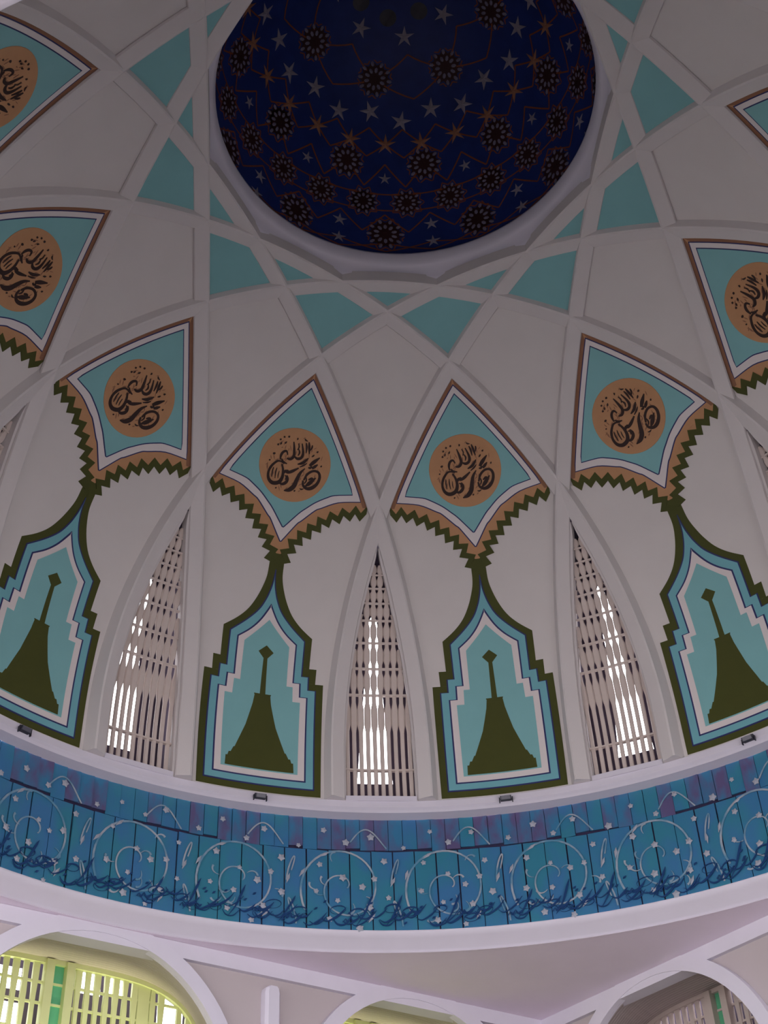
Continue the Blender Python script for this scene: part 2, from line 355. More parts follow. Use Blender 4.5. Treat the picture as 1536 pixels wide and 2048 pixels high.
# ------------------------------------------------------------------ arcade walls on the two far sides
ARC_C, ARC_R, SPR = 7.3, 2.8, 6.97+ZO
HW = HS+0.12; HE = 12.9
def arch_pts(cx, r, n=28): return [(cx - r*math.cos(math.pi*i/n), SPR + r*math.sin(math.pi*i/n)) for i in range(n+1)]
def rear_pts(cx, sc=1.0, n=40):                            # broad flat-topped opening at the back of each bay
    out = []
    for i in range(n+1):
        a = math.pi*i/n; c, q = math.cos(a), math.sin(a)
        out.append((cx-math.copysign(abs(c)**0.5, c)*3.45*sc, SPR+q**0.5*(2.97*sc)))
    return out
def rear_top(x, sc=1.0): return SPR+2.97*sc*max(0.0, 1-(abs(x)/(3.45*sc))**4)**0.25
def arcade(nm, az, lit, n0):
    root = empty('wall_'+nm, (0, HW, 0)); tag(root, 'pinkish wall of round arches on the %s side below the drum' % nm, kind='structure')
    zt = 9.70+ZO
    b = MB(); xs = [-HS-0.4]
    for cx in (-ARC_C, 0, ARC_C):
        b.quad((xs[-1], HW, 0), (cx-ARC_R, HW, 0), (cx-ARC_R, HW, zt), (xs[-1], HW, zt))
        ap = arch_pts(cx, ARC_R)
        for (x0, z0), (x1, z1) in zip(ap, ap[1:]): b.quad((x0, HW, min(z0, zt)), (x1, HW, min(z1, zt)), (x1, HW, zt), (x0, HW, zt))
        xs.append(cx+ARC_R)
    b.quad((xs[-1], HW, 0), (HS+0.4, HW, 0), (HS+0.4, HW, zt), (xs[-1], HW, zt))
    b.build('spandrel', M['pink'], root)
    for cx in (-ARC_C, 0, ARC_C):
        b = MB(); r_ = ARC_R+0.02
        pr = [(cx-r_, 0)] + arch_pts(cx, r_, 40) + [(cx+r_, 0)]; pb = [(cx-3.45, 0)] + rear_pts(cx) + [(cx+3.45, 0)]
        b.grid([[(x0+(x1-x0)*t, HW+(HE-HW)*t, z0+(z1-z0)*t) for (x0, z0), (x1, z1) in zip(pr, pb)] for t in (0, 0.5, 1)]); b.build('vault', M['vault'], root, smooth=False)
        b = MB(); secs = []
        for x, z in [(cx-1, -1)]*0 + arch_pts(cx, 1.0, 40):
            dx, dz = x-cx, z-SPR
            secs.append([(cx+dx*q, y, SPR+dz*q) for q, y in ((ARC_R, HW+0.05), (ARC_R, HW-0.14), (ARC_R+0.30, HW-0.14), (ARC_R+0.30, HW+0.05))])
        secs = [[(p[0], p[1], 0.0) for p in secs[0]]] + secs + [[(p[0], p[1], 0.0) for p in secs[-1]]]
        b.sweep(secs); tag(b.build('archivolt', M['trim'], root), 'white arch band')
    for cx in (-3.65, 3.65):                                # white posts on the piers
        b = MB(); prof = []
        for z, w in ((0, 0.19), (0.4+ZO, 0.17), (9.28+ZO, 0.17), (9.36+ZO, 0.15), (9.40+ZO, 0.10)):
            prof.append([(cx-w, HW+0.02, z), (cx-w, HW-0.16, z), (cx-w*0.7, HW-0.22, z), (cx+w*0.7, HW-0.22, z), (cx+w, HW-0.16, z), (cx+w, HW+0.02, z)])
        b.sweep(prof); tag(b.build('post', M['trim'], root), 'white post between two arches')
    root.rotation_euler = (0, 0, -az); root.location = Matrix.Rotation(-az, 4, 'Z') @ Vector((0, HW, 0))
    # windows closing the vaults
    made = []
    for j, cx in enumerate((-ARC_C, 0, ARC_C)):
        w = empty('window_%d' % (n0+j), (cx, HE, 0)); R0 = ARC_R
        b = MB(); secs = []
        for x, z in [(cx-3.45, 0)]+rear_pts(cx)+[(cx+3.45, 0)]:
            secs.append([(cx+(x-cx)*k_, y, SPR+(z-SPR)*(k_ if z > SPR else 1)) for k_, y in ((1, HE), (1, HE-0.12), (0.965, HE-0.12), (0.965, HE))])
        b.sweep(secs); mslat = M['slat_lit'] if lit else M['slat']; b.build('frame', mslat, w)
        for sx in (-1, 1):                                  # pair of main mullions
            b = MB(); top = rear_top(0.2, 0.985)
            b.sweep([[(cx+sx*q, y, z) for q, y in ((0.13, HE), (0.13, HE-0.2), (0.30, HE-0.2), (0.30, HE))] for z in (0, top)]); b.build('mullion', mslat, w)
        b = MB(); b.quad((cx-.14, HE-0.03, 0), (cx+.14, HE-0.03, 0), (cx+.14, HE-0.03, SPR+2.9), (cx-.14, HE-0.03, SPR+2.9)); tag(b.build('panel', M['green'], w), 'green strip between the mullions')
        x = 0.30+0.15
        k = 0
        while x < 3.2:
            for sx in (-1, 1):
                if lit and k == 10 and sx == 1: continue
                top = rear_top(x, 0.97); b = MB(); secs = []
                nz = 24
                for i in range(nz+1):
                    z = 4.0 + (top-4.0)*i/nz; near = max(0.0, 1-(top-z)/1.6)
                    h = (0.12 if lit and k == 7 and sx == 1 else 0.040) + 0.030*near*abs(math.sin(z*7.5 + k*1.57))
                    secs.append([(cx+sx*(x+dx), y, z) for dx, y in ((-h, HE), (-h, HE-0.07), (h, HE-0.07), (h, HE))])
                b.sweep(secs); b.build('bar', mslat, w)
            x += 0.205; k += 1
        HB = HE+0.45; gaps = ((-1.05, -0.55, 2.45, 2.88), (0.62, 1.15, 2.62, 3.08), (1.25, 1.68, 2.7, 3.12), (2.45, 3.05, 2.3, 2.9), (-1.25, -0.5, 1.6, 2.2)) if lit else ((-1.4, -1.1, 1.6, 2.1), (1.85, 2.05, 1.75, 2.0))
        gx = sorted(set([-3.6, 3.6]+[q for g_ in gaps for q in g_[:2]])); gz = sorted(set([-SPR+0.0, 3.2]+[q for g_ in gaps for q in g_[2:]])); b = MB()
        for x0, x1 in zip(gx, gx[1:]):
            for z0, z1 in zip(gz, gz[1:]):
                if not any(g_[0]-1e-6 <= x0 and x1 <= g_[1]+1e-6 and g_[2]-1e-6 <= z0 and z1 <= g_[3]+1e-6 for g_ in gaps):
                    b.quad((cx+x0, HB, SPR+z0), (cx+x1, HB, SPR+z0), (cx+x1, HB, SPR+z1), (cx+x0, HB, SPR+z1))
        b.build('outer_screen', M['duct'], w)  # added dark backing, its gaps shaped to let sky through as bright patches
        for z in (SPR-1.5, SPR+0.3, SPR+1.6, SPR+2.1, SPR+2.5):
            hw = 3.3 if z < SPR else 3.3*max(0.05, 1-((z-SPR)/2.87)**4)**0.25; b = MB(); b.box((cx, HE-0.03, z), 2*hw, 0.05, 0.045); b.build('cross_bar', mslat, w)
        spin(w, az); tag(w, '%s round-headed grille window behind an arch on the %s side' % ('yellow-green lit' if lit else 'grey-brown', nm), kind='structure')
    if lit:
        for cx in (0, ARC_C):
            ld = bpy.data.lights.new('grille_fill_light', 'AREA'); ld.energy = 62; ld.color = (1.0, 1.0, 0.55); ld.shape = 'RECTANGLE'; ld.size = 5.6; ld.size_y = 0.08; ld.spread = D2R(70)  # added light without a fixture, turns the grille yellow-green
            lo = bpy.data.objects.new('grille_fill_light', ld); COL.objects.link(lo)
            lo.matrix_world = Matrix.Rotation(-az, 4, 'Z') @ Matrix.Translation((cx, HE-0.5, SPR-0.4)) @ Matrix.Rotation(D2R(180-26), 4, 'X')
    return root
arcade('left', SIDES['left'], True, 13)
arcade('right', SIDES['right'], False, 16)

# ------------------------------------------------------------------ ribs: twelve arches in vertical planes that touch the oculus
def make_rib():
    ax, bz = math.sqrt(A_**2-RD**2), B_*math.sqrt(1-(RD/A_)**2); 
    root_loc = Vector((0, RD, ZC))
    mb = MB(); secs = []; n = 96
    path = [(ax, V_SILL-0.01+ZC, 1.0, 0.0)]
    for i in range(n+1):
        p = math.pi*i/n; nx, nz = math.cos(p)/ax, math.sin(p)/bz; l = math.hypot(nx, nz)
        path.append((ax*math.cos(p), ZC+bz*math.sin(p), nx/l, nz/l))
    path.append((-ax, V_SILL-0.01+ZC, -1.0, 0.0))
    for t, z, nx, nz in path:
        sec = []; H = 0.11+0.13*min(1.0, (1-nz))**0.6
        for dy, off in ((-RW, -0.22), (-RW, H-0.03), (-RW+0.03, H), (RW-0.03, H), (RW, H-0.03), (RW, -0.22)):
            sec.append((t-nx*off, RD+dy, z-nz*off))
        secs.append(sec)
    mb.sweep(secs)
    return mb.build('dome_rib', M['rib'], origin=tuple(root_loc)), root_loc
rib, rl = make_rib(); rib['_org'] = tuple(rl)
tag(rib, 'long white rib arching over the dome from window to window, grazing the oculus', 'rib', 'interlaced white dome ribs')
ring_copies(rib, WAZ)

# ------------------------------------------------------------------ teal panels between the rib crossings
def plan_panel(name, corners, label, group, azs):
    # corners: (r, th) in plan; lines between them are straight in plan, the slab follows the shell
    P = [Vector((r*math.sin(D2R(t)), r*math.cos(D2R(t)))) for r, t in corners]
    def up(x, y, off):
        r = math.hypot(x, y); f = math.acos(min(1, r/A_)); return S(math.degrees(math.atan2(x, y)), B_*f, off)
    c = sum(P, Vector((0, 0)))/len(P); org = up(c.x, c.y, 0); mb = MB(); K = 8
    for i in range(len(P)):
        a, b_ = P[i], P[(i+1) % len(P)]
        rows = []
        for q in range(K+1):
            s = q/K; rows.append([up(*(c.lerp(a.lerp(b_, j/K), s)), 0.03) for j in range(K+1)])
        mb.grid(rows)
        mb.grid([[up(*a.lerp(b_, j/K), 0.03) for j in range(K+1)], [up(*a.lerp(b_, j/K), -0.01) for j in range(K+1)]])
    o = mb.build(name, M['teal'], origin=tuple(org)); o['_org'] = tuple(org)
    tag(o, label, 'panel', group); return ring_copies(o, azs)
e = 0.02
dlo, dhi = RD-RW+e, RD+RW-e
x2, x3, x4 = RD/math.cos(D2R(45)), RD/math.cos(D2R(30)), RD/math.cos(D2R(15))
plan_panel('teal_panel', [(x2-0.12, 0), (x3, -15+1.0), (x4+0.1, 0), (x3, 15-1.0)], 'larger four-sided teal panel between crossing ribs near the oculus', 'four-sided teal panels around the oculus', PAZ)
plan_panel('small_teal_panel', [(x3-0.1, 0), (x4-0.02, -14.0), (RD+0.03, 0), (x4-0.02, 14.0)], 'small triangular teal panel between ribs touching the oculus ring', 'small triangular teal panels around the oculus', WAZ)

# ------------------------------------------------------------------ symmetric slabs on the dome surface
def slab(mb, prof, off, back=-0.01, cols=10, dv=0.14):
    # prof: (v, half width deg) from bottom to top; equal v makes a step
    rows = []
    for (v0, w0), (v1, w1) in zip(prof, prof[1:]):
        k = max(1, int(math.ceil(abs(v1-v0)/dv))) if v1-v0 > 1e-6 else 1
        for i in range(k): rows.append((v0+(v1-v0)*i/k, w0+(w1-w0)*i/k))
    rows.append(prof[-1])
    for (v0, w0), (v1, w1) in zip(rows, rows[1:]):
        if v1-v0 < 1e-6:
            for sg in (-1, 1): mb.quad(S(sg*w0, v0, off), S(sg*w1, v0, off), S(sg*w1, v0, back), S(sg*w0, v0, back))
            continue
        mb.grid([[S(-w0+2*w0*i/cols, v0, off) for i in range(cols+1)], [S(-w1+2*w1*i/cols, v1, off) for i in range(cols+1)]])
        for sg in (-1, 1): mb.quad(S(sg*w0, v0, off), S(sg*w1, v1, off), S(sg*w1, v1, back), S(sg*w0, v0, back))
    for v, w in (rows[0], rows[-1]):
        if w > 1e-4: mb.grid([[S(-w+2*w*i/cols, v, off) for i in range(cols+1)], [S(-w+2*w*i/cols, v, back) for i in range(cols+1)]])
def slab_part(name, prof, off, mat, root, label=None, back=-0.01):
    mb = MB(); slab(mb, prof, off, back); o = mb.build(name, mat, root); 
    if label: o['label'] = label
    return o

# arch-shaped panel with stepped shoulders
def arch_panel():
    root = empty('arch_panel', S(0, -0.74)); tag(root, 'keyhole-shaped teal and olive painted panel with stepped shoulders between lancet windows', 'panel', 'keyhole painted panels between the lancet windows')
    curve = lambda pts: [(p[0], max(0.0, p[1])) for p in smooth_line([(v, w, 0) for v, w in pts], 4)]
    outer = [(-0.74, 7.65), (1.92, 7.86), (1.92, 6.82), (2.27, 6.92), (2.27, 5.95)] + curve([(2.975, 6.12), (3.21, 4.40), (3.46, 3.07), (3.77, 2.08), (4.08, 1.42), (4.32, 1.12), (4.62, 1.08), (4.80, 0.95), (4.92, 0.7)])
    slab_part('olive_border', outer, 0.009, M['olive'], root)
    ln = [(-0.60, 6.86), (1.77, 6.95), (1.77, 5.97), (2.08, 5.97), (2.08, 5.07)] + curve([(2.90, 5.20), (3.205, 3.20), (3.49, 1.70), (3.75, 0.90), (3.95, 0.50), (4.15, 0.24), (4.45, 0.05)])
    slab_part('navy_edge', [(v, w) for v, w in ln], 0.018, M['navy'], root)
    tb = [(v+(0.03 if i == 0 else -0.015), max(0.0, w-0.17)) for i, (v, w) in enumerate(ln)]
    slab_part('teal_band', tb, 0.024, M['teal_band'], root)
    wl = [(-0.43, 5.80), (1.585, 5.88), (1.585, 4.93), (1.905, 4.90), (1.905, 4.00)] + curve([(2.795, 4.10), (3.02, 2.50), (3.283, 1.22), (3.65, 0.02)])
    slab_part('navy_line', wl, 0.030, M['navy'], root)
    wo = [(v+(0.03 if i == 0 else -0.018), max(0.0, w-0.20)) for i, (v, w) in enumerate(wl)]
    slab_part('white_band', wo, 0.036, M['white'], root)
    wi = [(-0.27, 4.78), (1.445, 4.90), (1.445, 3.92), (1.79, 3.86), (1.79, 3.05)] + curve([(2.71, 3.06), (2.89, 2.04), (3.08, 1.0), (3.27, 0.02)])
    slab_part('teal_field', wi, 0.042, M['teal'], root)
    mot = [(-0.245, 4.28), (-0.02, 4.22), (-0.02, 4.0), (0.07, 3.85), (0.07, 3.62), (0.2, 3.28), (0.2, 3.15), (0.50, 2.5), (0.77, 1.92), (1.05, 1.52), (1.30, 1.18), (1.51, 1.02), (1.51, 1.10), (1.535, 1.10), (1.535, 0.36), (2.38, 0.26), (2.38, 0.30), (2.52, 1.02), (2.67, 0.03)]
    slab_part('tower_motif', mot, 0.048, M['olive'], root, 'olive tower silhouette with a diamond finial')
    return root
ap = arch_panel(); ring_copies(ap, PAZ)

# kite panel with medallion
def kite_panel():
    root = empty('kite_panel', S(0, 4.6)); tag(root, 'kite-shaped teal painted panel with zigzag hem and round calligraphy medallion', 'panel', 'kite panels with calligraphy medallions')
    def side_w(v, d): return max(0.0, 15-cross_alpha(rad(v), d))
    def upper(v0, v1, shrink, n=14):
        out = []
        for i in range(n+1):
            v = v0+(v1-v0)*i/n; k = 4.28+shrink; out.append((v, side_w(v, k)))
        return out
    # terracotta ground down to the zigzag
    hemu = [(4.82, 0.3), (4.92, 1.15), (5.04, 1.65), (5.22, 2.55), (5.36, 3.45), (5.50, 4.58), (5.62, 5.45), (5.72, 6.35), (5.86, 8.4), (5.96, 10.5), (5.99, 13.0)]
    gw = lambda v, sh: side_w(v, 4.28+sh)
    def cut(prof, sh, vtop):
        vtop = v_of_r((4.28+sh)/math.cos(D2R(45))); o = list(prof); v = o[-1][0]
        n = 16
        for i in range(1, n+1): q = v+(vtop-v)*i/n; o.append((q, min(o[-1][1], gw(q, sh))))
        o[-1] = (vtop, 0.01); return o
    # olive zigzag hem: a band whose both edges step
    def zig(prof, n, amp):
        # resample by equal arc and add saw teeth
        pts = []; tot = 0; seg = []
        q = [(w*0.0175*rad(v), v) for v, w in prof]
        for a, b_ in zip(q, q[1:]): d = math.hypot(b_[0]-a[0], b_[1]-a[1]); seg.append(d); tot += d
        def at(s):
            for (a, b_, d) in zip(q, q[1:], seg):
                if s <= d: t = s/d; return Vector(a).lerp(Vector(b_), t), Vector((b_[0]-a[0], b_[1]-a[1])).normalized()
                s -= d
            return Vector(q[-1]), (Vector(q[-1])-Vector(q[-2])).normalized()
        for i in range(2*n+1):
            p, d = at(min(tot*0.9999, tot*i/(2*n))); nn = Vector((d.y, -d.x)); o = amp if i % 2 else -amp
            p = p+nn*o; pts.append((p.x, p.y))
        return pts
    mid = [(4.60, 0.62), (4.90, 1.35), (5.04, 1.75), (5.22, 2.65), (5.36, 3.55), (5.50, 4.68), (5.62, 5.55), (5.72, 6.45), (5.86, 8.5), (5.96, 10.6), (5.975, 13.05)]
    zz = zig(mid, 9, 0.085)
    mb = MB()
    for sg in (-1, 1):
        rows = []
        for i, (x, y) in enumerate(zz):
            a = zz[max(i-1, 0)]; c = zz[min(i+1, len(zz)-1)]
            # half thickness measured along the normal of the smooth hem line
            j = min(max(i, 1), len(zz)-2); t = Vector((zz[j+1][0]-zz[j-1][0], zz[j+1][1]-zz[j-1][1])).normalized(); nn = Vector((-t.y, t.x))*0.098
            rows.append([S(sg*math.degrees((x+nn.x)/rad(y+nn.y)), y+nn.y, 0.024), S(sg*math.degrees((x-nn.x)/rad(y-nn.y)), y-nn.y, 0.024)])
        mb.grid(rows)
        mb.grid([[r[0] for r in rows], [r[0]*1.0+ (r[0]-Vector((0, 0, ZC))).normalized()*0.03 for r in rows]])
        mb.grid([[r[1] for r in rows], [r[1]*1.0+ (r[1]-Vector((0, 0, ZC))).normalized()*0.03 for r in rows]])
    ground = cut(hemu, 0.0, 8.985)
    lowg = [(v-0.03 if i else v, w) for i, (v, w) in enumerate(ground)]
    slab_part('terracotta_border', ground, 0.012, M['orange'], root)
    mb.build('zigzag_hem', M['olive'], root)
    brn = [(v, w) for v, w in cut([(6.28, 12.2), (6.285, 12.25)], 0.0, 8.98)]
    bro = MB(); 
    for sg in (-1, 1):                                        # brown strips along the two rib edges
        rows = []
        for i in range(17):
            v = 6.10+(8.98-6.10)*i/16; w = gw(v, 0.0); wi_ = max(0.0, w-math.degrees(0.13/rad(v)))
            rows.append([S(sg*w, v, 0.016), S(sg*wi_, v, 0.016)])
        bro.grid(rows)
    bro.build('brown_edge', M['brown'], root)
    wo_ = [(5.115, 0.02), (5.55, 1.95), (5.66, 2.70), (5.925, 4.55), (6.01, 5.57), (6.185, 8.33), (6.24, 11.95)]
    sm = lambda pts: [(p[0], max(0.0, p[1])) for p in smooth_line([(v, w, 0) for v, w in pts], 4)]
    wo_ = sm(wo_)
    slab_part('navy_line', cut([(v-0.02, w+0.12) for v, w in wo_], 0.088, 8.86), 0.020, M['navy'], root)
    slab_part('white_band', cut(wo_, 0.11, 8.83), 0.026, M['white'], root)
    wi = [(5.447, 0.02), (5.803, 2.0), (5.955, 3.1), (6.12, 4.5), (6.26, 6.2), (6.342, 7.64), (6.39, 10.5)]
    wi = sm(wi)
    slab_part('navy_inner_line', cut([(v-0.02, w+0.12) for v, w in wi], 0.205, 8.68), 0.032, M['navy'], root)
    slab_part('teal_field', cut(wi, 0.225, 8.64), 0.038, M['teal'], root)
    # medallion
    VC, RM = 6.87, 0.84
    def mm(x, y, h): v = VC+y*RM; return S(math.degrees(x*RM/rad(v)), v, h)
    mb = MB(); n = 48
    rows = [[mm(q*math.cos(2*math.pi*i/n), q*math.sin(2*math.pi*i/n), h) for i in range(n)] for q, h in ((0.001, 0.052), (0.35, 0.052), (0.7, 0.052), (0.985, 0.052), (1.0, 0.048), (1.0, 0.03))]
    mb.grid(rows, close=True); med = mb.build('medallion', M['orange'], root); med['label'] = 'round terracotta medallion with dark calligraphy'
    strokes = [
        [(620,775,8),(560,755,10),(500,770,12),(430,860,14),(405,960,14),(430,1050,18),(500,1092,22),(590,1062,22),(628,980,18),(622,880,14),(585,790,10)],
        [(470,860,4),(462,930,8),(470,1010,4)], [(522,860,4),(514,930,8),(522,1020,4)], [(565,900,3),(560,960,6),(566,1010,3)],
        [(640,912,10),(665,880,18),(700,892,16),(760,862,18),(850,795,8)], [(655,900,6),(690,870,14),(712,900,8)],
        [(590,1070,8),(650,1078,16),(700,1040,18),(715,985,14),(695,935,6)], [(660,945,5),(690,960,10),(680,1010,5)],
        [(690,1168,6),(770,1140,24),(830,1070,26),(858,960,22),(890,860,16),(945,785,6)],
        [(960,960,10),(1000,860,14),(1080,800,14),(1160,812,14),(1192,885,16),(1170,980,18),(1105,1052,22),(1030,1074,18),(965,1035,14),(950,965,10)],
        [(1000,1045,8),(1060,985,24),(1135,895,6)], [(1030,945,8),(1075,915,14),(1105,930,6)], [(985,900,5),(1000,960,9),(980,1010,5)],
        [(1005,735,14),(1060,668,22),(1135,590,6)], [(1050,770,10),(1085,735,18),(1125,695,6)], [(990,760,8),(1020,765,12),(1045,735,6)],
        [(545,735,6),(545,665,14),(570,610,14),(615,590,12),(645,640,6)], [(560,715,6),(600,755,12),(660,770,6)],
        [(640,690,8),(695,692,16),(738,640,16),(725,540,14),(695,430,6)], [(750,640,8),(800,665,16),(855,640,16),(868,560,14),(825,430,6)],
        [(790,520,5),(815,570,10),(800,620,5)], [(770,440,5),(790,490,8),(775,540,5)],
        [(885,410,6),(905,470,12),(915,560,5)], [(925,390,6),(945,470,14),(965,565,5)], [(985,425,6),(985,465,10),(970,510,4)],
        [(820,745,6),(900,705,18),(965,625,6)], [(860,780,5),(920,740,10),(960,700,4)],
        [(545,380,3),(540,392,12),(528,404,3)], [(620,360,3),(608,374,12),(595,386,3)], [(500,430,3),(490,442,11),(478,454,3)], [(478,510,3),(468,524,12),(455,534,3)],
        [(455,655,4),(435,666,13),(415,672,4)], [(400,770,3),(388,776,9),(376,782,3)], [(590,450,3),(578,470,9),(570,490,3)], [(520,480,3),(508,500,9),(500,520,3)],
        [(1095,500,3),(1080,514,11),(1066,520,3)], [(1190,700,3),(1180,716,10),(1168,722,3)], [(1010,600,3),(1030,580,10),(1045,560,3)],
        [(575,1145,3),(562,1155,9),(550,1160,3)], [(865,1130,3),(850,1142,10),(838,1146,3)], [(920,1090,3),(950,1100,9),(985,1085,3)], [(740,360,3),(745,375,9),(738,395,3)], [(850,350,3),(870,372,9),(905,380,3)],
    ]
    mb = MB(); mp = lambda x, y, h: mm(x, y, 0.05+h)
    for st in strokes: ribbon(mb, smooth_line([((x-780)/548, -(y-765)/548, w/548*1.3) for x, y, w in st], 5), mp, 0.012)
    mb.build('calligraphy', M['ink'], med)['kind'] = 'stuff'
    mb = MB(); rd = random.Random(8)                          # fine marks scattered between the letters
    for q in range(70):
        a, rr = rd.uniform(0, 6.283), math.sqrt(rd.uniform(0.05, 0.62)); x, y = rr*math.cos(a), rr*math.sin(a); t = rd.choice((0.9, 0.7, -1.2, 1.5)); l = rd.uniform(0.03, 0.075)
        ribbon(mb, [(x-l*math.cos(t), y-l*math.sin(t), 0.004), (x, y, rd.uniform(0.010, 0.018)), (x+l*math.cos(t), y+l*math.sin(t), 0.004)], lambda x, y, h: mm(x, y, 0.048+h), 0.010)
    mb.build('diacritics', M['brown'], med)['kind'] = 'stuff'
    return root
kp = kite_panel(); ring_copies(kp, PAZ)

# ------------------------------------------------------------------ lancet windows
def lancet():
    root = empty('window_1', S(0, V_SILL)); root['_org'] = tuple(S(0, V_SILL))
    tag(root, 'tall pointed lancet window with beige vertical slats and bright glare', kind='structure')
    GO = -0.12
    def G(u, v, off=0.0): return S(math.degrees(u/rad(v)), v, GO+off)
    hw = lambda v: max(0.0, D2R(win_half(max(v, V_SILL)))*rad(v))
    # jamb frame
    for sg in (-1, 1):
        mb = MB(); secs = []
        for i in range(31):
            v = V_SILL+(V_APEX-0.12-V_SILL)*i/30; w = hw(v); f = min(0.075, w*0.6)
            secs.append([S(math.degrees(sg*q/rad(v)), v, o) for q, o in ((w+0.02, 0.06), (max(0.004, w-f), 0.06), (max(0.004, w-f), -0.2), (w+0.02, -0.2))])
        mb.sweep(secs); mb.build('jamb', M['rib'], root)
    mb = MB(); secs = []
    for sx in (-1, 1): secs.append([S(sx*4.35, v, o) for v, o in ((V_SILL-0.02, 0.09), (V_SILL+0.09, 0.09), (V_SILL+0.09, -0.25), (V_SILL-0.02, -0.25))])
    mb.sweep(secs); sill = mb.build('sill', M['trim'], root)
    for u in (-0.44, 0.42):
        mb = MB(); p = S(math.degrees(u/A_), V_SILL+0.03, 0.092); pts = [(0, .06, .03), (-.03, 0, .035), (-.055, -.05, .012)]
        ribbon(mb, [(u+x, V_SILL+0.03+y, w) for x, y, w in pts], lambda x, y, h: S(math.degrees(x/A_), y, 0.088+h), 0.006); mb.build('rust_mark', M['stain'], sill)
    # crossbar levels get closer towards the tip
    cb = [0.02, 1.79, 2.41, 3.01, 3.53, 3.93, 4.27, 4.58]
    pitch = 0.150; V_FIL = V_APEX-0.50
    for j in range(-4, 6):
        u = (j-0.5)*pitch
        # highest v where this slat still fits
        v1 = V_SILL+0.05
        while v1 < V_FIL and hw(v1+0.03)-0.05 > abs(u): v1 += 0.03
        if v1 < 0: continue
        mb = MB(); secs = []; n = max(8, int((v1-V_SILL)/0.05))
        for i in range(n+1):
            v = V_SILL+0.05+(v1-V_SILL-0.05)*i/n
            w = 0.046
            if v > 0.5:                                      # the slats swell and close between the crossbars
                lo = max([c for c in cb if c <= v], default=cb[0]); hi = min([c for c in cb if c > v], default=cb[-1]+0.25)
                t = abs(v-1.27)/0.34 if v < 1.79 else abs((v-lo)/max(0.01, hi-lo)-0.5)/0.34
                w += 0.0275*max(0.0, min(1.0, 2.2*(1-t)))
            bow = 0.03*math.sin(v*6.0)*0
            secs.append([G(u+dx, v, o+bow) for dx, o in ((-w, 0.0), (-w*0.7, 0.028), (w*0.7, 0.028), (w, 0.0), (w*0.9, -0.03), (-w*0.9, -0.03))])
        mb.sweep(secs); mb.build('slat', M['slat'], root)
    for v in cb:
        if v > V_FIL: continue
        w = hw(v)-0.02
        mb = MB(); mb.sweep([[G(x, v+dv, o) for dv, o in ((-0.018, -0.05), (-0.018, 0.04), (0.018, 0.04), (0.018, -0.05))] for x in [-w+2*w*i/4 for i in range(5)]]); mb.build('cross_bar', M['slat'], root)
    # shaft behind the grille and the smaller outer opening
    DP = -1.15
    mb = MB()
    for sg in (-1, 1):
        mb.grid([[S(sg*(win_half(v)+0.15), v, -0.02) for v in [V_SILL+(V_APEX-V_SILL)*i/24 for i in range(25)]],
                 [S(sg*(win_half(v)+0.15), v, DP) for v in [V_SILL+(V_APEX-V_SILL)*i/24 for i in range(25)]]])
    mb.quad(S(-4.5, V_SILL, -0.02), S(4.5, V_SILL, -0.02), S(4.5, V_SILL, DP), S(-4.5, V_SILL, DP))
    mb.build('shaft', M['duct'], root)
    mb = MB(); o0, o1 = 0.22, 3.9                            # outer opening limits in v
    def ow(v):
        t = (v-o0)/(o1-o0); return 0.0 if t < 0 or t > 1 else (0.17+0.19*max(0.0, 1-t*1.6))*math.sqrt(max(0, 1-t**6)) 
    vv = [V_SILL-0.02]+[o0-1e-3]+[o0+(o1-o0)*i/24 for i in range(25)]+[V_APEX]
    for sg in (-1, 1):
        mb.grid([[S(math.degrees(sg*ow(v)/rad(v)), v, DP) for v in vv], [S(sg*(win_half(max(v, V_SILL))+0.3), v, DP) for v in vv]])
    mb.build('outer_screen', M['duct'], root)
    return root
w0 = lancet(); wl = ring_copies(w0, WAZ)
for i, o in enumerate(wl): o.name = 'window_%d' % (i+1)

# ------------------------------------------------------------------ small floodlights on the ledge
def floodlight():
    p = S(0, V_SILL+0.03, 0.0); root = empty('floodlight', (0, 9.97, 12.68+ZO)); tag(root, 'small black floodlight on the white ledge below a keyhole panel', 'floodlight', 'floodlights along the dome ledge')
    y, z = 9.97-0.05, 12.68+ZO
    mb = MB(); mb.sweep([[(x, y-0.07, z+0.03), (x, y-0.10, z+0.11), (x, y+0.0, z+0.16), (x, y+0.05, z+0.05)] for x in (-0.10, -0.09, 0.12, 0.13)]); hd = mb.build('lamp_head', M['black'], root)
    mb = MB(); mb.quad((-0.08, y-0.074, z+0.038), (0.11, y-0.074, z+0.038), (0.11, y-0.103, z+0.105), (-0.08, y-0.103, z+0.105)); mb.build('lens', M['glass'], hd)
    for sx in (-0.12, 0.15):
        mb = MB(); mb.box((sx, y-0.02, z+0.05), 0.02, 0.05, 0.11); mb.build('bracket', M['black'], root)
    return root
f0 = floodlight(); ring_copies(f0, PAZ)

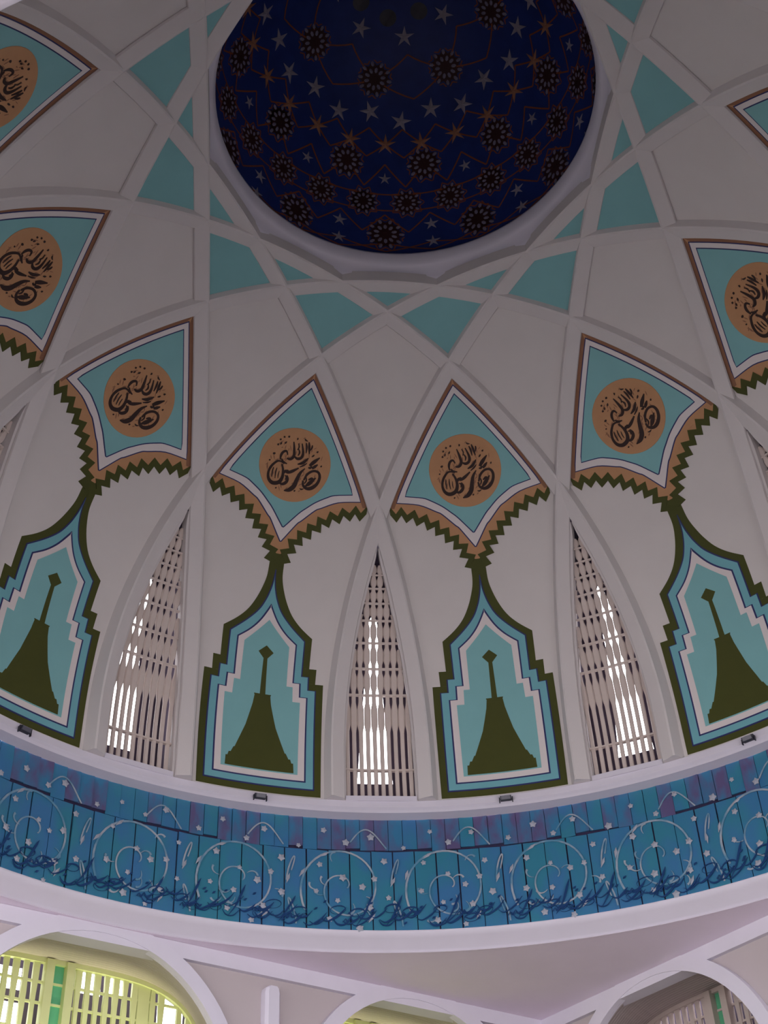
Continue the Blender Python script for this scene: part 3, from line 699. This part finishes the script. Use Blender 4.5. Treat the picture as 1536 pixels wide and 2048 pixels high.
# ------------------------------------------------------------------ lantern dome with stars and rosettes
LR, LH, LZ = 4.3, 5.0, 23.5+ZO
def LP(az, lat, off=0.0):
    a, l = az, D2R(lat); r, z = LR*math.cos(l), LH*math.sin(l); n = Vector((math.cos(l)/LR, math.sin(l)/LH)).normalized()
    r -= n.x*off; z -= n.y*off
    return Vector((r*math.sin(a), r*math.cos(a), LZ+z))
lan = empty('ceiling_lantern', (0, 0, LZ)); tag(lan, 'dark blue inner dome covered with stars and rosettes above the oculus', kind='structure')
b = MB(); b.grid([[LP(2*math.pi*i/96, lat) for i in range(96)] for lat in [-2+91.9*j/40 for j in range(41)]], close=True); b.build('shell', M['lantern'], lan, smooth=True)
def lan_mat(az, lat, off, roll=0.0, sc=1.0):
    p = LP(az, lat, off); n = (LP(az, lat, 0.1)-LP(az, lat, 0)).normalized()
    up = (LP(az, lat+1, off)-p); up = (up-n*up.dot(n)).normalized(); x = up.cross(n)
    m = Matrix((x, up, n)).transposed().to_4x4(); m = Matrix.Translation(p-Vector((0, 0, LZ))) @ m @ Matrix.Rotation(roll, 4, 'Z') @ Matrix.Scale(sc, 4)
    return m
def star_mesh(name, mat, n=5, r0=0.26, r1=0.085):
    mb = MB(); c = mb.vert((0, 0, 0.03)); ring = []; base = []
    for i in range(2*n):
        r = r0 if i % 2 == 0 else r1; a = math.pi/2+math.pi*i/n
        ring.append(mb.vert((r*math.cos(a), r*math.sin(a), 0.008))); base.append(mb.vert((r*math.cos(a), r*math.sin(a), -0.02)))
    for i in range(2*n):
        j = (i+1) % (2*n); mb.face(c, ring[i], ring[j]); mb.face(ring[i], base[i], base[j], ring[j])
    return mb.mesh(name, mat)
def rosette_meshes():
    mb = MB(); n = 10
    flat = lambda x, y, h: Vector((x, y, h))
    for rr, wd in ((0.40, 0.018),):
        for i in range(n):                                   # interlaced star polygon
            a0, a1 = 2*math.pi*i/n, 2*math.pi*(i+3)/n
            ribbon(mb, [(rr*math.cos(a0), rr*math.sin(a0), wd), (rr*math.cos(a1), rr*math.sin(a1), wd)], flat, 0.012)
    for i in range(n):
        a0, a1 = 2*math.pi*i/n, 2*math.pi*(i+1)/n
        ribbon(mb, [(0.27*math.cos(a0), 0.27*math.sin(a0), 0.03), (0.27*math.cos(a1), 0.27*math.sin(a1), 0.03)], flat, 0.012)
        ribbon(mb, [(0.10*math.cos(a0), 0.10*math.sin(a0), 0.05), (0.10*math.cos(a1), 0.10*math.sin(a1), 0.05)], flat, 0.012)
        ribbon(mb, [(0.10*math.cos(a0), 0.10*math.sin(a0), 0.02), (0.27*math.cos(a0), 0.27*math.sin(a0), 0.02)], flat, 0.012)
    c = mb.vert((0, 0, 0.006)); rg_ = [mb.vert(((0.41 if i % 2 == 0 else 0.31)*math.cos(math.pi*i/n), (0.41 if i % 2 == 0 else 0.31)*math.sin(math.pi*i/n), 0.004)) for i in range(2*n)]
    for i in range(2*n): mb.face(c, rg_[i], rg_[(i+1) % (2*n)])
    body = mb.mesh('rosette', M['maroon'])
    ol = MB(); pts_ = [((0.50 if i % 2 == 0 else 0.37)*math.cos(math.pi*i/n), (0.50 if i % 2 == 0 else 0.37)*math.sin(math.pi*i/n), 0.014) for i in range(2*n)]
    for a, c in zip(pts_, pts_[1:]+pts_[:1]): ribbon(ol, [a, c], flat, 0.014)
    global ros_outline; ros_outline = ol.mesh('star_outline', M['rust'])
    mb = MB()
    for rr, sz, ph in ((0.20, 0.055, 0.5), (0.35, 0.055, 0.0)):
        for i in range(n):
            a = 2*math.pi*(i+ph)/n; c = Vector((rr*math.cos(a), rr*math.sin(a))); d = Vector((math.cos(a), math.sin(a))); t = Vector((-d.y, d.x)); k = len(mb.v)
            mid = mb.vert((c.x, c.y, 0.03))
            q = [mb.vert((*(c+d*(sz*1.2*math.cos(g))+t*(sz*0.75*math.sin(g))), 0.014)) for g in [math.pi*2*z/6 for z in range(6)]]
            for z in range(6): mb.face(mid, q[z], q[(z+1) % 6])
    return body, mb.mesh('petals', M['petal'])
st, so = star_mesh('star', M['star']), star_mesh('rust_star', M['star_rust'], 5, 0.27, 0.075)
rb, rp = rosette_meshes()
def put_rosette(az, lat, sc, roll=0.0):
    o = place(rb, 'rosette', lan, lan_mat(az, lat, 0.01, roll, sc)); place(rp, 'petals', o, Matrix.Identity(4))['kind'] = 'stuff'; place(ros_outline, 'star_outline', o, Matrix.Identity(4))['kind'] = 'stuff'
rg = random.Random(3); T = 2*math.pi
for i in range(8):
    put_rosette(AZ0+D2R(37)+T*i/8, 58.7, 1.0)
    place(st, 'star', lan, lan_mat(AZ0+D2R(14)+T*i/8, 71.3, 0.01, rg.uniform(-.3, .3), 0.95))
put_rosette(0, 89.0, 1.0)
for i in range(8):                                           # round grey bosses about the crown
    mb_az = AZ0+D2R(-5)+T*i/8
    if i == 0:
        b = MB(); c = b.vert((0, 0, 0.05)); ring = [b.vert((0.20*math.cos(T*j/16), 0.20*math.sin(T*j/16), 0.0)) for j in range(16)]
        for j in range(16): b.face(c, ring[j], ring[(j+1) % 16])
        boss = b.mesh('boss', material('dim_boss', (0.07, 0.07, 0.08, 1), 0.6))
    place(boss, 'boss', lan, lan_mat(mb_az, 77.0, 0.01))
for i in range(12):
    put_rosette(AZ0+D2R(15)+T*i/12, 33.5, 1.0)
    put_rosette(AZ0+T*i/12, 11.3, 1.1)
    place(st, 'star', lan, lan_mat(AZ0+T*i/12, 29.6, 0.01, 0, 0.6))
    for lat in (14.2, 8.0): place(st, 'star', lan, lan_mat(AZ0+D2R(15)+T*i/12, lat, 0.01, 0, 0.7))
for i in range(24):
    put_rosette(AZ0+D2R(7.5)+T*i/24, 21.9, 0.86)
    place(st, 'star', lan, lan_mat(AZ0+D2R(7)+T*i/24, 49.2 if i % 2 else 46.8, 0.01, rg.uniform(-.5, .5), 1.0))
    place(so, 'rust_star', lan, lan_mat(AZ0+T*i/24, 40.0, 0.01, 0, 1.0))
mb = MB()                                                    # thin rust interlace between the stars
def arcl(p, q, n=5): return [(p[0]+(q[0]-p[0])*j/n, p[1]+(q[1]-p[1])*j/n) for j in range(n+1)]
def lineL(p, q, w=0.018):
    pts = arcl(p, q); rows = []
    for (a, l) in pts:
        da = w/(LR*max(0.1, math.cos(D2R(l)))); dl = math.degrees(w/LH)
        ux, uy = (q[0]-p[0])*LR*math.cos(D2R(l)), D2R(q[1]-p[1])*LH; ln_ = math.hypot(ux, uy) or 1; nx, ny = -uy/ln_, ux/ln_
        rows.append([LP(a+nx*da, l+ny*dl, 0.012), LP(a-nx*da, l-ny*dl, 0.012)])
    mb.grid(rows)
for i in range(24):
    a = AZ0+T*i/24; h = T/48
    lineL((a, 40), (a+h, 44.5)); lineL((a+h, 44.5), (a+2*h, 40)); lineL((a, 40), (a+h, 36)); lineL((a+h, 36), (a+2*h, 40))
    lineL((a, 34), (a+h, 27)); lineL((a+h, 27), (a+2*h, 34)); lineL((a, 18), (a+h, 12)); lineL((a+h, 12), (a+2*h, 18)); lineL((a, 5), (a+2*h, 8)); lineL((a, 8), (a+2*h, 5))
    lineL((a, 24.6), (a+2*h, 24.6)); lineL((a, 19.4), (a+2*h, 19.4))
for i in range(8):
    a = AZ0+D2R(37)+T*i/8; h = T/16
    lineL((a, 58.7), (a+h, 66)); lineL((a+h, 66), (a+2*h, 58.7)); lineL((a, 58.7), (a+h, 53)); lineL((a+h, 53), (a+2*h, 58.7))
mb.build('interlace', M['rust'], lan)['kind'] = 'stuff'

for o in bpy.data.objects:
    if o.get('_org') is not None: del o['_org']
